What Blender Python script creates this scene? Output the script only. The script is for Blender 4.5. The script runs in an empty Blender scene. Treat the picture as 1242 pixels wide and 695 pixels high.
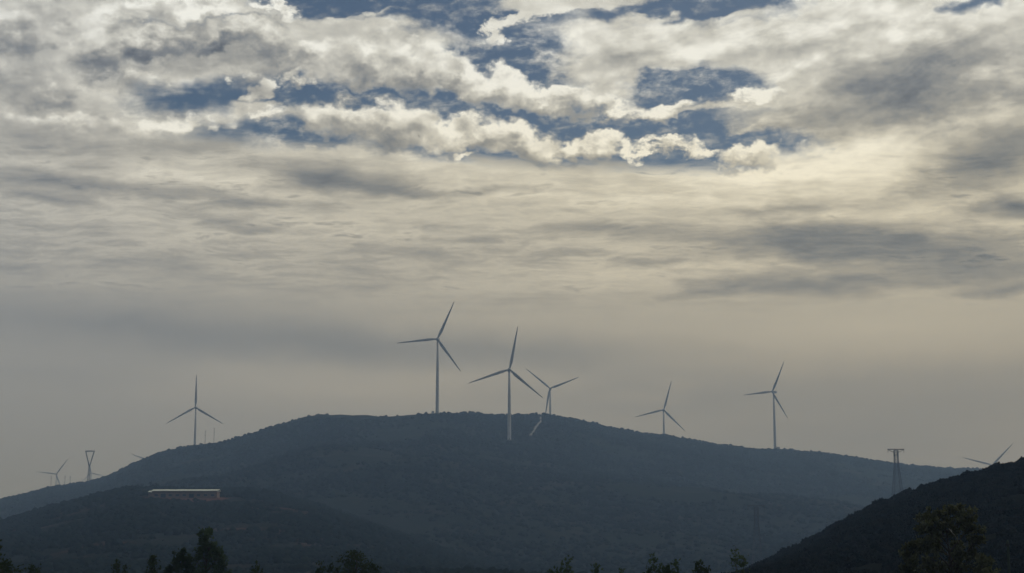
import bpy, bmesh, math, random
import numpy as np
from mathutils import Vector, Matrix

rad = math.radians
scene = bpy.context.scene
COL = scene.collection

# ---------------------------------------------------------------- camera
PW, PH, FPX = 1242.0, 695.0, 2000.0          # photograph size and focal length in its pixels
CAM = Vector((0.0, 0.0, 1.7))
HORIZON = 703.0                               # eye level, just under the frame
PITCH = math.atan((HORIZON - PH / 2) / FPX)
cam_data = bpy.data.cameras.new('camera')
cam_data.sensor_width = 36.0
cam_data.lens = 36.0 * FPX / PW
cam_data.clip_start = 0.1
cam_data.clip_end = 60000.0
cam = bpy.data.objects.new('camera', cam_data)
COL.objects.link(cam)
cam.location = CAM
cam.rotation_euler = (math.pi / 2 + PITCH, 0, 0)
scene.camera = cam


def ray(px, py):
    """world direction of a photograph pixel"""
    x, y, z = (px - PW / 2) / FPX, -(py - PH / 2) / FPX, 1.0
    c, s = math.cos(PITCH), math.sin(PITCH)
    return Vector((x, z * c - y * s, z * s + y * c))


def at(px, py, dist):
    """point on a pixel's ray at a horizontal distance"""
    r = ray(px, py)
    return CAM + r * (dist / math.hypot(r.x, r.y))


def azel(px, py):
    r = ray(px, py).normalized()
    return math.degrees(math.atan2(r.x, r.y)), math.degrees(math.asin(r.z))


# ---------------------------------------------------------------- render settings
scene.render.engine = 'CYCLES'
scene.view_settings.view_transform = 'Standard'
scene.view_settings.look = 'None'
scene.view_settings.gamma = 1.0
scene.view_settings.exposure = 0.0
scene.view_settings.use_curve_mapping = False
scene.cycles.max_bounces = 5
scene.cycles.diffuse_bounces = 2
scene.cycles.glossy_bounces = 2
scene.cycles.volume_bounces = 0
scene.cycles.use_denoising = True

# ---------------------------------------------------------------- sun
SUN_EL, SUN_AZ = rad(36), rad(24)             # veiled sun, ahead and to the right
sun_data = bpy.data.lights.new('sun', 'SUN')
sun_data.energy = 0.5
sun_data.angle = rad(16)
sun_data.color = (1.0, 0.93, 0.82)
sun = bpy.data.objects.new('sun', sun_data)
COL.objects.link(sun)
SUN_DIR = Vector((math.sin(SUN_AZ) * math.cos(SUN_EL), math.cos(SUN_AZ) * math.cos(SUN_EL), math.sin(SUN_EL)))
sun.rotation_euler = SUN_DIR.to_track_quat('Z', 'Y').to_euler()
sun.location = (0, 0, 400)

# ---------------------------------------------------------------- node helper
class S:
    """a socket with arithmetic"""
    T = None
    def __init__(self, sock): self.s = sock
    def __add__(a, b): return mth('ADD', a, b)
    __radd__ = __add__
    def __sub__(a, b): return mth('SUBTRACT', a, b)
    def __rsub__(a, b): return mth('SUBTRACT', b, a)
    def __mul__(a, b): return mth('MULTIPLY', a, b)
    __rmul__ = __mul__
    def __truediv__(a, b): return mth('DIVIDE', a, b)


def plug(inp, v):
    if isinstance(v, S): S.T.links.new(v.s, inp)
    else: inp.default_value = v


def node(kind, **kw):
    n = S.T.nodes.new(kind)
    for k, v in kw.items(): setattr(n, k, v)
    return n


def mth(op, a, b=0.0, c=0.0, clamp=False):
    n = node('ShaderNodeMath', operation=op, use_clamp=clamp)
    plug(n.inputs[0], a); plug(n.inputs[1], b)
    if op in ('MULTIPLY_ADD',): plug(n.inputs[2], c)
    return S(n.outputs[0])


def vmth(op, a, b=(0, 0, 0)):
    n = node('ShaderNodeVectorMath', operation=op)
    plug(n.inputs[0], a)
    if op == 'SCALE': plug(n.inputs['Scale'], b)
    else: plug(n.inputs[1], b)
    return S(n.outputs['Value'] if op == 'DOT_PRODUCT' else n.outputs[0])


def sstep(v, lo, hi, a=0.0, b=1.0):
    n = node('ShaderNodeMapRange', interpolation_type='SMOOTHSTEP')
    plug(n.inputs[0], v)
    for i, q in zip((1, 2, 3, 4), (lo, hi, a, b)): plug(n.inputs[i], q)
    return S(n.outputs[0])


def noise(vec, scale, detail=5.0, rough=0.5, dist=0.0, color=False):
    n = node('ShaderNodeTexNoise', noise_dimensions='3D')
    plug(n.inputs['Vector'], vec)
    n.inputs['Scale'].default_value = scale
    n.inputs['Detail'].default_value = detail
    n.inputs['Roughness'].default_value = rough
    n.inputs['Distortion'].default_value = dist
    return S(n.outputs['Color' if color else 'Fac'])


def ramp(v, stops, interp='LINEAR'):
    n = node('ShaderNodeValToRGB')
    n.color_ramp.interpolation = interp
    e = n.color_ramp.elements
    while len(e) < len(stops): e.new(0.5)
    for i, (p, c) in enumerate(stops):
        e[i].position = p
        e[i].color = (c, c, c, 1) if isinstance(c, float) else (*c, 1)
    plug(n.inputs[0], v)
    return S(n.outputs[0])


def mixc(f, a, b, mode='MIX'):
    n = node('ShaderNodeMix', data_type='RGBA', blend_type=mode)
    plug(n.inputs[0], f); plug(n.inputs[6], a); plug(n.inputs[7], b)
    return S(n.outputs[2])


def lin(r, g, b):
    return tuple(((c / 255 + 0.055) / 1.055) ** 2.4 if c > 10 else c / 255 / 12.92 for c in (r, g, b))

# ---------------------------------------------------------------- sky: clear blue above broken cloud
STRENGTH = 0.06
world = bpy.data.worlds.new('World')
scene.world = world
world.use_nodes = True
S.T = world.node_tree
S.T.nodes.clear()

D = S(node('ShaderNodeTexCoord').outputs['Generated'])
sep = node('ShaderNodeSeparateXYZ'); plug(sep.inputs[0], D)
dx, dy, dz = (S(o) for o in sep.outputs)
az = mth('ARCTAN2', dx, dy) * 57.29578
el = mth('ARCSINE', dz) * 57.29578
cmb = node('ShaderNodeCombineXYZ'); plug(cmb.inputs[0], az); plug(cmb.inputs[1], el)
Q = S(cmb.outputs[0])
# cloud-deck coordinates: the deck runs away to the horizon, so its texture flattens there
den = mth('MAXIMUM', dz, 0.0) + 0.055
cmb = node('ShaderNodeCombineXYZ'); plug(cmb.inputs[0], dx / den); plug(cmb.inputs[1], dy / den)
P = S(cmb.outputs[0])

# ragged outlines: the masks are read through a turbulent shift
w1 = vmth('SUBTRACT', noise(vmth('MULTIPLY', D, (1, 1, 1.8)), 17, 3, 0.55, color=True), (0.5, 0.5, 0.5))
w2 = vmth('SUBTRACT', noise(vmth('MULTIPLY', D, (1, 1, 1.4)), 52, 6, 0.60, color=True), (0.5, 0.5, 0.5))
Qw = vmth('ADD', Q, vmth('ADD', vmth('MULTIPLY', w1, (3.0, 1.2, 0)), vmth('MULTIPLY', w2, (3.2, 2.1, 0))))
Qs = vmth('ADD', Q, vmth('ADD', vmth('MULTIPLY', w1, (4.0, 0.9, 0)), vmth('MULTIPLY', w2, (2.2, 0.32, 0))))


def blobs(table, vec, joined=True):
    """sum of soft elliptical cloud masses / holes (pixel centre, half axes, tilt, weight)"""
    tot = None
    for (px, py, ax, ay, tilt, w) in table:
        a, e = azel(px, py)
        k = math.degrees(1 / FPX)
        mp = node('ShaderNodeMapping', vector_type='TEXTURE')
        mp.inputs['Location'].default_value = (a, e, 0)
        mp.inputs['Rotation'].default_value = (0, 0, rad(tilt))
        mp.inputs['Scale'].default_value = (ax * k, ay * k, 1)
        plug(mp.inputs['Vector'], vec)
        g = node('ShaderNodeTexGradient', gradient_type='SPHERICAL')
        plug(g.inputs[0], S(mp.outputs[0]))
        v = S(g.outputs['Fac'])
        tot = v * w if tot is None else mth('MULTIPLY_ADD', v, w, tot) if joined else mth('MAXIMUM', v * w, tot)
    return tot


# clear gaps
GAPS = [
    (395, 6, 110, 30, -6, 1.5), (540, 20, 190, 52, -4, 1.5), (600, 72, 110, 46, 0, 1.3), (660, 95, 70, 18, -10, 0.9),
    (275, 29, 80, 15, 4, 1.0), (165, 32, 60, 11, 0, 0.6), (800, 12, 170, 22, 2, 1.2),
    (230, 118, 115, 28, 4, 0.95), (340, 108, 95, 26, 3, 1.0), (420, 116, 110, 30, 0, 1.2),
    (310, 163, 140, 28, 2, 0.9), (400, 166, 90, 24, 0, 0.8),
    (565, 124, 130, 38, -8, 1.5), (690, 150, 180, 36, -12, 1.5), (790, 165, 130, 30, -6, 1.3),
    (560, 177, 100, 24, 0, 1.1), (690, 192, 270, 30, -2, 1.35), (850, 192, 120, 26, 0, 1.1),
    (810, 107, 95, 24, 6, 1.2), (852, 103, 100, 32, 3, 1.5), (860, 140, 110, 16, 3, 0.55), (845, 162, 110, 22, 0, 0.75), (932, 172, 75, 22, -4, 1.0),
    (890, 8, 110, 26, 5, 1.3), (1194, 2, 50, 14, 8, 1.1),
    # torn strips of the sheet left hanging in them
    (450, 33, 130, 26, 2, -1.5), (622, 26, 80, 11, 30, -1.3), (560, 47, 100, 14, 10, -0.9), (690, 2, 140, 14, 2, -1.3), (430, 5, 60, 6, -20, -0.6), (480, 12, 90, 6, 10, -0.7),
    (790, 20, 90, 8, 6, -0.7), (640, 60, 50, 10, -20, -0.5), (905, 18, 50, 8, 12, -0.6), (870, 132, 90, 6, 6, -0.5), (880, 160, 90, 6, 8, -0.5), (330, 128, 60, 8, 10, -0.5),
]
# heaped cloud standing in front of the gaps
HEAPS = [
    (440, 78, 80, 42, 0, 1.0), (503, 80, 84, 52, -8, 1.1), (556, 93, 66, 30, -14, 1.0), (606, 104, 88, 38, -12, 1.05), (676, 120, 100, 34, -10, 1.0), (740, 128, 80, 24, -4, 0.8),
    (425, 140, 90, 50, 0, 1.0), (482, 150, 100, 58, 0, 1.05), (540, 158, 70, 40, 0, 0.95), (592, 158, 74, 38, -4, 1.0), (646, 170, 84, 40, -6, 1.05), (702, 179, 84, 28, -4, 1.0), (760, 184, 60, 18, 0, 0.8), (805, 181, 66, 20, 6, 0.9),
    (795, 133, 90, 25, 4, 1.0), (560, 187, 80, 14, 2, 0.75), (912, 188, 96, 28, 0, 1.0), (905, 116, 70, 20, 0, 0.8), (302, 114, 46, 34, 40, 0.9), (362, 96, 46, 24, 20, 0.8),
    (330, 142, 90, 24, 6, 0.85), (285, 42, 130, 34, 6, 1.0), (200, 48, 100, 40, 10, 1.0), (116, 60, 95, 52, 30, 1.15), (365, 62, 100, 34, 0, 0.95), (30, 32, 100, 54, 20, 0.9), (150, 22, 90, 30, 10, 0.8),
    (60, 112, 120, 34, 14, 0.8), (240, 14, 130, 30, 4, 0.95), (90, 150, 150, 34, 4, 0.75), (220, 150, 110, 26, 0, 0.75), (845, 188, 50, 18, 0, 0.7), (335, 12, 60, 24, -20, 0.8), (165, 98, 80, 30, 12, 0.75),
]
# fibrous sheet drifting between
# thick grey undersides in the broken deck
GREY_HIGH = [
    (203, 66, 110, 50, 15, 0.60), (305, 66, 110, 46, 8, 0.62), (20, 62, 80, 60, 30, 0.48),
    (100, 92, 100, 28, 20, 0.34), (10, 114, 70, 34, 0, 0.40), (75, 12, 70, 26, 10, 0.40), (150, 8, 80, 20, 0, 0.3), (460, 92, 80, 26, 0, 0.30), (545, 96, 40, 24, 0, 0.25),
    (748, 82, 120, 24, 3, 0.50), (700, 132, 90, 20, -10, 0.36), (460, 160, 110, 30, 0, 0.36), (600, 168, 70, 20, -6, 0.25), (150, 140, 120, 24, 4, 0.2), (330, 100, 60, 20, 0, 0.25),
]
GREY_FLAT = [
    (1100, 116, 190, 66, 2, 0.95), (1010, 52, 110, 16, 8, 0.34), (932, 68, 100, 22, 8, 0.40), (1180, 66, 130, 36, 6, 0.40), (1060, 90, 130, 30, 4, 0.2),
    (1215, 190, 150, 44, 12, 0.90), (1242, 150, 80, 22, 10, 0.25), (68, 178, 140, 30, 2, 0.40), (237, 186, 110, 26, 0, 0.42), (1100, 30, 100, 16, 8, 0.20), (120, 205, 60, 8, 0, 0.2), (915, 116, 90, 14, 0, 0.2),
]
# long flat bars of darker cloud lower down
GREY_LOW = [
    (1190, 480, 260, 40, 0, 0.10),     (1050, 525, 420, 70, 0, 0.16),     (100, 224, 200, 17, 0, 0.59), (50, 241, 110, 10, -2, 0.39), (410, 214, 150, 30, -4, 0.59), (434, 226, 130, 14, -3, 0.42), (515, 234, 110, 9, 0, 0.36),
    (610, 229, 120, 8, 0, 0.39), (270, 240, 110, 10, -3, 0.36), (275, 270, 100, 14, -4, 0.36), (320, 280, 70, 7, 0, 0.31),
    (765, 281, 120, 17, 0, 0.5), (922, 293, 150, 26, 0, 0.4), (990, 281, 130, 24, -4, 0.37), (1102, 296, 170, 38, -2, 0.57), (1200, 326, 150, 36, -3, 0.54),
    (1228, 248, 60, 20, 4, 0.7), (1017, 309, 110, 12, 0, 0.22), (1017, 350, 90, 16, 0, 0.48), (905, 350, 100, 16, 0, 0.48), (799, 318, 75, 8, 0, 0.39), (930, 255, 110, 8, 0, 0.22),
    (850, 361, 60, 6, 0, 0.31), (1060, 338, 80, 10, -6, 0.19), (1225, 352, 70, 10, 0, 0.36), (690, 310, 80, 6, 0, 0.2), (560, 292, 90, 6, 0, 0.2), (500, 305, 110, 6, 0, 0.14),
    (120, 392, 420, 50, -1, 0.26), (420, 418, 330, 34, -3, 0.16), (640, 428, 340, 34, -2, 0.18), (800, 478, 300, 34, 0, 0.16), (1100, 450, 300, 26, 0, 0.1), (60, 450, 260, 22, 0, 0.06),
]
LIGHT = [
    (740, 335, 280, 26, 0, 0.15), (800, 238, 200, 20, 0, 0.06),     (120, 58, 80, 44, 20, 0.35), (60, 20, 110, 30, 10, 0.2), (820, 60, 200, 40, 4, 0.16), (230, 205, 200, 14, -2, 0.14),     (470, 198, 260, 16, -2, 0.22), (300, 205, 160, 16, -4, 0.2), (870, 225, 260, 34, 0, 0.26), (1000, 205, 190, 46, 4, 0.30), (1060, 170, 160, 20, 4, 0.26), (960, 60, 190, 60, 10, 0.06),
    (1180, 130, 60, 20, 10, 0.14), (950, 20, 130, 22, 8, 0.05), (1150, 20, 120, 26, 6, 0.20), (600, 236, 200, 12, 0, 0.10), (1040, 262, 160, 14, 0, 0.2), (1200, 275, 120, 9, 0, 0.2), (930, 322, 180, 10, 0, 0.16), (1150, 348, 150, 10, 0, 0.14),
    (1080, 400, 420, 60, 0, 0.14), (420, 470, 330, 40, 0, 0.13), (640, 385, 300, 40, 0, 0.05), (200, 40, 130, 22, 6, 0.16), (300, 40, 120, 14, 8, 0.2), (115, 62, 60, 30, 30, 0.18), (160, 212, 180, 12, 0, 0.14), (820, 470, 40, 12, 0, 0.06), (770, 482, 90, 12, 0, 0.10),
]

Qg = vmth('ADD', Q, vmth('ADD', vmth('MULTIPLY', w1, (3.2, 1.0, 0)), vmth('MULTIPLY', w2, (3.2, 1.0, 0))))
gap = blobs(GAPS, Qg)
heap = blobs(HEAPS, Qw, False)
heap_up = blobs(HEAPS, vmth('ADD', Qw, (0.15, 0.42, 0)), False)
grey_hi = blobs(GREY_HIGH, Qw)
grey_lo = blobs(GREY_LOW + GREY_FLAT, Qs)
light = blobs(LIGHT, Qs)

# billows: the same turbulence read again a little towards the sun gives lit crowns and dull bases
Dp = vmth('MULTIPLY', D, (1, 1, 1.45))
Dp2 = vmth('ADD', Dp, (0.0030, 0, 0.0085))


def billow(v):
    a = noise(v, 30, 8, 0.52)
    vo = node('ShaderNodeTexVoronoi', feature='F1')
    plug(vo.inputs['Vector'], vmth('ADD', v, vmth('SCALE', w2, 0.02)))
    vo.inputs['Scale'].default_value = 70
    return a + (0.5 - S(vo.outputs['Distance'])) * 0.16


b1, b2 = billow(Dp), billow(Dp2)
relief = b1 - b2
bill = b1 - 0.5
fine = noise(vmth('MULTIPLY', D, (1, 1, 1.6)), 130, 6, 0.62) - 0.5

# streaks of the flat deck
Pw = vmth('ADD', P, vmth('SCALE', w1, 0.16))
st1 = noise(vmth('MULTIPLY', Pw, (0.75, 1.4, 1)), 2.6, 9, 0.60, 0.2) - 0.5
st2 = noise(vmth('MULTIPLY', Pw, (1.15, 1.7, 1)), 8.0, 7, 0.66, 0.1) - 0.5
mp = node('ShaderNodeMapping', vector_type='TEXTURE')
mp.inputs['Rotation'].default_value = (0, 0, rad(17))
mp.inputs['Scale'].default_value = (4.2, 0.75, 1)
plug(mp.inputs['Vector'], vmth('ADD', Q, vmth('MULTIPLY', w1, (3.0, 1.6, 0))))
fibre = noise(S(mp.outputs[0]), 1.0, 8, 0.62) - 0.5        # combed fibres of the high veil towards the sun
soft = noise(vmth('MULTIPLY', D, (1, 1, 1.7)), 13, 5, 0.5) - 0.5

hi = sstep(el, 13.6, 15.6)                     # heaped cloud up here, flat deck below
mid = sstep(el, 8.4, 11.2)                     # streaks die out in the murk near the horizon
fleck = sstep(st2 + st1 * 0.5, 0.07, 0.26) * mid * (1 - hi * 0.8)      # small dark bars under the deck

# the fibrous sheet: open in the gaps, closed below an edge that sinks to the right
cov = 0.80 - gap * 1.25 + st1 * 0.60 + st2 * 0.60 + fibre * 0.65 + bill * 0.35 + fine * 0.34
sheet = sstep(cov, -0.26, 0.78)
veil = sstep(fibre * 1.1 + st2 * 0.8 + fine * 0.8, -0.08, 0.42) * 0.62          # thin wisps drifting across the gaps
sheet = mth('MAXIMUM', sheet, veil * hi)
edge = el + az * 0.05 + st2 * 0.9 + st1 * 0.5
sheet = mth('MAXIMUM', sheet, 1 - sstep(edge, 14.1, 14.75))
# the heaps
hcov = heap * 1.0 + bill * 0.72 + fine * 0.27
heaps = sstep(hcov, 0.27, 0.62) * sstep(edge, 13.9, 14.6)
# beyond the picture's height the deck stays broken in the same way
over = sstep(el, 20.5, 26.0)
broken = sstep(bill * 1.1 + st1 * 0.9 + 0.17, -0.02, 0.22)
sheet = sheet * (1 - over) + broken * over

# brightness on a display-like scale
base = ramp(el / 40.0, [(0.0, 0.30), (0.085, 0.335), (0.155, 0.395), (0.21, 0.46), (0.26, 0.53), (0.31, 0.62), (0.36, 0.68), (0.50, 0.72), (1.0, 0.72)])
glow = vmth('DOT_PRODUCT', D, tuple(SUN_DIR))
glow = sstep(glow, 0.70, 1.0)
common = base + glow * 0.12 - 0.03 - grey_lo * 0.62
Bs = (common + hi * 0.03 + light * 0.70 - grey_hi * 0.42 + relief * (hi * 0.75) + fine * (hi * 0.20) + fibre * (hi * sstep(az, -2.0, 7.0) * 0.62) + soft * (hi * 0.40)
      + st1 * (mid * (1 - hi * 0.35) * 0.72) + st2 * (mid * (0.66 - hi * 0.28)) - fleck * 0.36)
Bh = (common * 0.6 + 0.30 - grey_hi * 0.55 + relief * 1.35 + fine * 0.22 + (heap - heap_up) * 0.75 + soft * 0.25
      - sstep(hcov, 0.50, 0.95) * 0.12)


def tone(B):
    B = mth('MAXIMUM', mth('MINIMUM', B, 1.0), 0.0)
    return ramp(B, [(0.0, lin(90, 93, 97)), (0.25, lin(124, 125, 124)), (0.5, lin(163, 160, 150)), (0.75, lin(206, 202, 188)), (1.0, lin(246, 243, 230))])


cloud = mixc(heaps, tone(Bs), tone(Bh))
alpha = mth('MAXIMUM', sheet, heaps)
# the murk near the horizon is a little browner towards the sun
sky = node('ShaderNodeTexSky', sky_type='NISHITA')
sky.sun_disc = False
sky.sun_elevation = SUN_EL
sky.sun_rotation = SUN_AZ
sky.altitude = 200
sky.air_density = 1.0
sky.dust_density = 0.6
sky.ozone_density = 1.6
blue = mixc(1.0, S(sky.outputs[0]), (0.30, 0.37, 0.45, 1), 'MULTIPLY')
warm = sstep(vmth('DOT_PRODUCT', D, tuple(SUN_DIR)), 0.60, 0.92) * sstep(el, 13.0, 18.0, 1.0, 0.5)
cloud = mixc(1.0, cloud, mixc(warm, (0.985, 1.10, 1.36, 1), (1.06, 1.075, 1.05, 1)), 'MULTIPLY')
cloud_raw = vmth('SCALE', cloud, 1.0 / STRENGTH)
below = sstep(el, -3.0, -0.2)
away = sstep(vmth('DOT_PRODUCT', D, tuple(SUN_DIR)), -0.25, 0.72, 0.16, 1.0)      # the deck dims away from the veiled sun
cloud_raw = vmth('SCALE', cloud_raw, below * 0.75 + 0.25)
cloud_raw = vmth('SCALE', cloud_raw, away)
col = mixc(alpha, blue, cloud_raw)
bg = node('ShaderNodeBackground')
plug(bg.inputs[0], col)
bg.inputs[1].default_value = STRENGTH
out = node('ShaderNodeOutputWorld')
S.T.links.new(bg.outputs[0], out.inputs[0])
world.cycles.sampling_method = 'MANUAL'
world.cycles.sample_map_resolution = 512

# ---------------------------------------------------------------- materials
def material(name, build):
    m = bpy.data.materials.new(name)
    m.use_nodes = True
    S.T = m.node_tree
    S.T.nodes.clear()
    out = node('ShaderNodeOutputMaterial')
    surf, vol = build()
    if surf: S.T.links.new(surf, out.inputs['Surface'])
    if vol: S.T.links.new(vol, out.inputs['Volume'])
    return m


def principled(color, rough=0.6, metal=0.0, spec=0.3, normal=None):
    n = node('ShaderNodeBsdfPrincipled')
    plug(n.inputs['Base Color'], color)
    plug(n.inputs['Roughness'], rough)
    n.inputs['Metallic'].default_value = metal
    n.inputs['Specular IOR Level'].default_value = spec
    if normal: plug(n.inputs['Normal'], normal)
    return n.outputs[0]


def bump(height, strength, dist):
    n = node('ShaderNodeBump')
    n.inputs['Strength'].default_value = strength
    n.inputs['Distance'].default_value = dist
    plug(n.inputs['Height'], height)
    return S(n.outputs[0])


def obj_co(): return S(node('ShaderNodeTexCoord').outputs['Object'])


def worn(name, color, rough, amount, scale, metal=0.0):
    """plain finish with faint blotches of wear"""
    def build():
        n = noise(obj_co(), scale, 5, 0.6)
        c = ramp(n, [(0.3, tuple(x * (1 - amount) for x in color)), (0.7, color)])
        return principled(c, n * 0.25 + (rough - 0.12), metal), None
    return material(name, build)


M_TOWER = worn('turbine_paint', (0.66, 0.67, 0.66), 0.45, 0.10, 0.15)
M_BLADE = worn('blade_paint', (0.50, 0.51, 0.52), 0.45, 0.14, 0.2)
M_STEEL = worn('weathered_steel', (0.045, 0.047, 0.05), 0.9, 0.25, 0.8, 0.0)
M_BOXPAINT = worn('cabinet_paint', (0.20, 0.24, 0.22), 0.5, 0.2, 1.0)
M_ROOF = worn('pale_metal_roof', (0.62, 0.66, 0.57), 0.5, 0.10, 0.25)
M_WALL = worn('brick_wall', (0.24, 0.155, 0.105), 0.85, 0.35, 0.4)
M_DARK = worn('dark_opening', (0.03, 0.03, 0.035), 0.6, 0.2, 1.0)
M_BARK = worn('bark', (0.085, 0.065, 0.05), 0.9, 0.45, 3.0)
M_DEAD = worn('bleached_wood', (0.52, 0.49, 0.44), 0.8, 0.25, 4.0)
M_TRACK = worn('concrete_track', (0.20, 0.20, 0.20), 0.85, 0.25, 0.08)
M_POST = worn('weathered_post', (0.06, 0.085, 0.07), 0.8, 0.3, 3.0)
M_BIRD = worn('bird_plumage', (0.03, 0.03, 0.035), 0.7, 0.3, 8.0)


def ground_build():
    co = obj_co()
    n = noise(co, 0.004, 8, 0.62)
    m = noise(co, 0.08, 6, 0.6)
    c = ramp(n * 0.6 + m * 0.4, [(0.3, (0.028, 0.036, 0.020)), (0.5, (0.050, 0.052, 0.028)), (0.7, (0.085, 0.070, 0.042))])
    return principled(c, 1.0, 0, 0.0, bump(m, 0.5, 0.6)), None


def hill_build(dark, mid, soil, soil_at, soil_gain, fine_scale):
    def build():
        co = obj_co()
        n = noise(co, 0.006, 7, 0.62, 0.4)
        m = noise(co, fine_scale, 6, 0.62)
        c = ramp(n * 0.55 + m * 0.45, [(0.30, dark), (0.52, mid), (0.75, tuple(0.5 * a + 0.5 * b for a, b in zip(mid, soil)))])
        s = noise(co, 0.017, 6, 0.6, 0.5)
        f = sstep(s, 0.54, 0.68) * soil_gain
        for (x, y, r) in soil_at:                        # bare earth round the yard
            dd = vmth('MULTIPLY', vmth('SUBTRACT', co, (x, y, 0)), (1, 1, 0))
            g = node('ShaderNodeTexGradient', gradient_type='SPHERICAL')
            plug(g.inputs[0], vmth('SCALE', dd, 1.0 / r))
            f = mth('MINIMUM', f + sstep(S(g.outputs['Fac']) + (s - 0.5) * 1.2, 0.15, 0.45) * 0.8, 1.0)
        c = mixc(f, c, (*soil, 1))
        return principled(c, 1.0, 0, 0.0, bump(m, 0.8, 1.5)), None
    return build


def leaf_build(dark, light, scale, translucent=0.25, per_instance=False, spec=0.08):
    def build():
        co = obj_co()
        n = noise(co, scale, 4, 0.6)
        if per_instance:
            n = n * 0.4 + S(node('ShaderNodeObjectInfo').outputs['Random']) * 0.6
        c = ramp(n, [(0.2, dark), (0.8, light)])
        p = principled(c, 0.8, 0, spec)
        t = node('ShaderNodeBsdfTranslucent')
        plug(t.inputs[0], mixc(1.0, c, (0.9, 1.0, 0.6, 1), 'MULTIPLY'))
        mx = node('ShaderNodeMixShader')
        mx.inputs[0].default_value = translucent
        S.T.links.new(p, mx.inputs[1]); S.T.links.new(t.outputs[0], mx.inputs[2])
        return mx.outputs[0], None
    return build


M_GROUND = material('field_ground', ground_build)
M_LEAF_A = material('poplar_leaves', leaf_build((0.036, 0.060, 0.038), (0.095, 0.135, 0.078), 1.2, 0.2))
M_SPURTREE = material('spur_tree_leaves', leaf_build((0.010, 0.016, 0.012), (0.022, 0.028, 0.020), 0.4, 0.1))
M_LEAF_B = material('bush_leaves', leaf_build((0.022, 0.036, 0.022), (0.065, 0.088, 0.044), 1.6, 0.2))
M_LEAF_C = material('broadleaf_leaves', leaf_build((0.014, 0.021, 0.012), (0.19, 0.19, 0.11), 4.0, 0.2))
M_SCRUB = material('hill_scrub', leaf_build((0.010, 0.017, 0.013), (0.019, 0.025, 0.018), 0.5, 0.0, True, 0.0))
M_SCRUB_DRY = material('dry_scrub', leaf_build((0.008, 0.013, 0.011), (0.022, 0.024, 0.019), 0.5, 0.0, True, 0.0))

# ---------------------------------------------------------------- object helpers
def mesh_obj(name, verts, faces, mat, parent=None, smooth=False, loc=None):
    me = bpy.data.meshes.new(name)
    me.from_pydata([tuple(v) for v in verts], [], [tuple(f) for f in faces])
    me.materials.append(mat)
    if smooth: me.shade_smooth()
    me.update()
    o = bpy.data.objects.new(name, me)
    COL.objects.link(o)
    if parent: o.parent = parent
    if loc is not None: o.location = loc
    return o


def bm_obj(name, bm, mat, parent=None, smooth=False):
    me = bpy.data.meshes.new(name)
    bmesh.ops.recalc_face_normals(bm, faces=bm.faces)
    bm.to_mesh(me); bm.free()
    me.materials.append(mat)
    if smooth: me.shade_smooth()
    o = bpy.data.objects.new(name, me)
    COL.objects.link(o)
    if parent: o.parent = parent
    return o


def empty(name, loc, rz=0.0):
    o = bpy.data.objects.new(name, None)
    COL.objects.link(o)
    o.location = loc
    o.rotation_euler = (0, 0, rz)
    o.empty_display_size = 2
    return o


def tag(o, label, cat=None, group=None, kind=None):
    o['label'] = label
    if cat: o['category'] = cat
    if group: o['group'] = group
    if kind: o['kind'] = kind
    return o


def box(bm, lo, hi, bev=0.0):
    vs = [bm.verts.new((x, y, z)) for x in (lo[0], hi[0]) for y in (lo[1], hi[1]) for z in (lo[2], hi[2])]
    fs = [bm.faces.new([vs[i] for i in f]) for f in ((0, 1, 3, 2), (4, 6, 7, 5), (0, 4, 5, 1), (2, 3, 7, 6), (0, 2, 6, 4), (1, 5, 7, 3))]
    if bev:
        es = list({e for f in fs for e in f.edges})
        bmesh.ops.bevel(bm, geom=es, offset=bev, segments=2, affect='EDGES', profile=0.5)


def bar(bm, a, b, w, w2=None, sides=4):
    """straight tapered bar"""
    a, b = Vector(a), Vector(b)
    w2 = w if w2 is None else w2
    z = (b - a).normalized()
    x = z.orthogonal().normalized(); y = z.cross(x)
    r0 = [bm.verts.new(a + (x * math.cos(t) + y * math.sin(t)) * w) for t in (2 * math.pi * (i + .5) / sides for i in range(sides))]
    r1 = [bm.verts.new(b + (x * math.cos(t) + y * math.sin(t)) * w2) for t in (2 * math.pi * (i + .5) / sides for i in range(sides))]
    for i in range(sides):
        j = (i + 1) % sides
        bm.faces.new((r0[i], r0[j], r1[j], r1[i]))
    bm.faces.new(r0[::-1]); bm.faces.new(r1)


def rings(bm, prof, axis='Z', seg=24, cap=True):
    """lathe: prof = [(pos, radius)]"""
    rs = []
    for p, r in prof:
        ring = []
        for i in range(seg):
            t = 2 * math.pi * i / seg
            c, s = math.cos(t) * r, math.sin(t) * r
            ring.append(bm.verts.new((c, s, p) if axis == 'Z' else (c, p, s)))
        rs.append(ring)
    for a, b in zip(rs, rs[1:]):
        for i in range(seg):
            j = (i + 1) % seg
            bm.faces.new((a[i], a[j], b[j], b[i]))
    if cap:
        bm.faces.new(rs[0][::-1]); bm.faces.new(rs[-1])


# ---------------------------------------------------------------- terrain
rng = np.random.default_rng(7)
_tab = rng.random((256, 256))


def vnoise(x, y):
    xi, yi = np.floor(x).astype(int), np.floor(y).astype(int)
    fx, fy = x - xi, y - yi
    fx = fx * fx * (3 - 2 * fx); fy = fy * fy * (3 - 2 * fy)
    g = lambda i, j: _tab[i & 255, j & 255]
    return (g(xi, yi) * (1 - fx) + g(xi + 1, yi) * fx) * (1 - fy) + (g(xi, yi + 1) * (1 - fx) + g(xi + 1, yi + 1) * fx) * fy - 0.5


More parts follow.
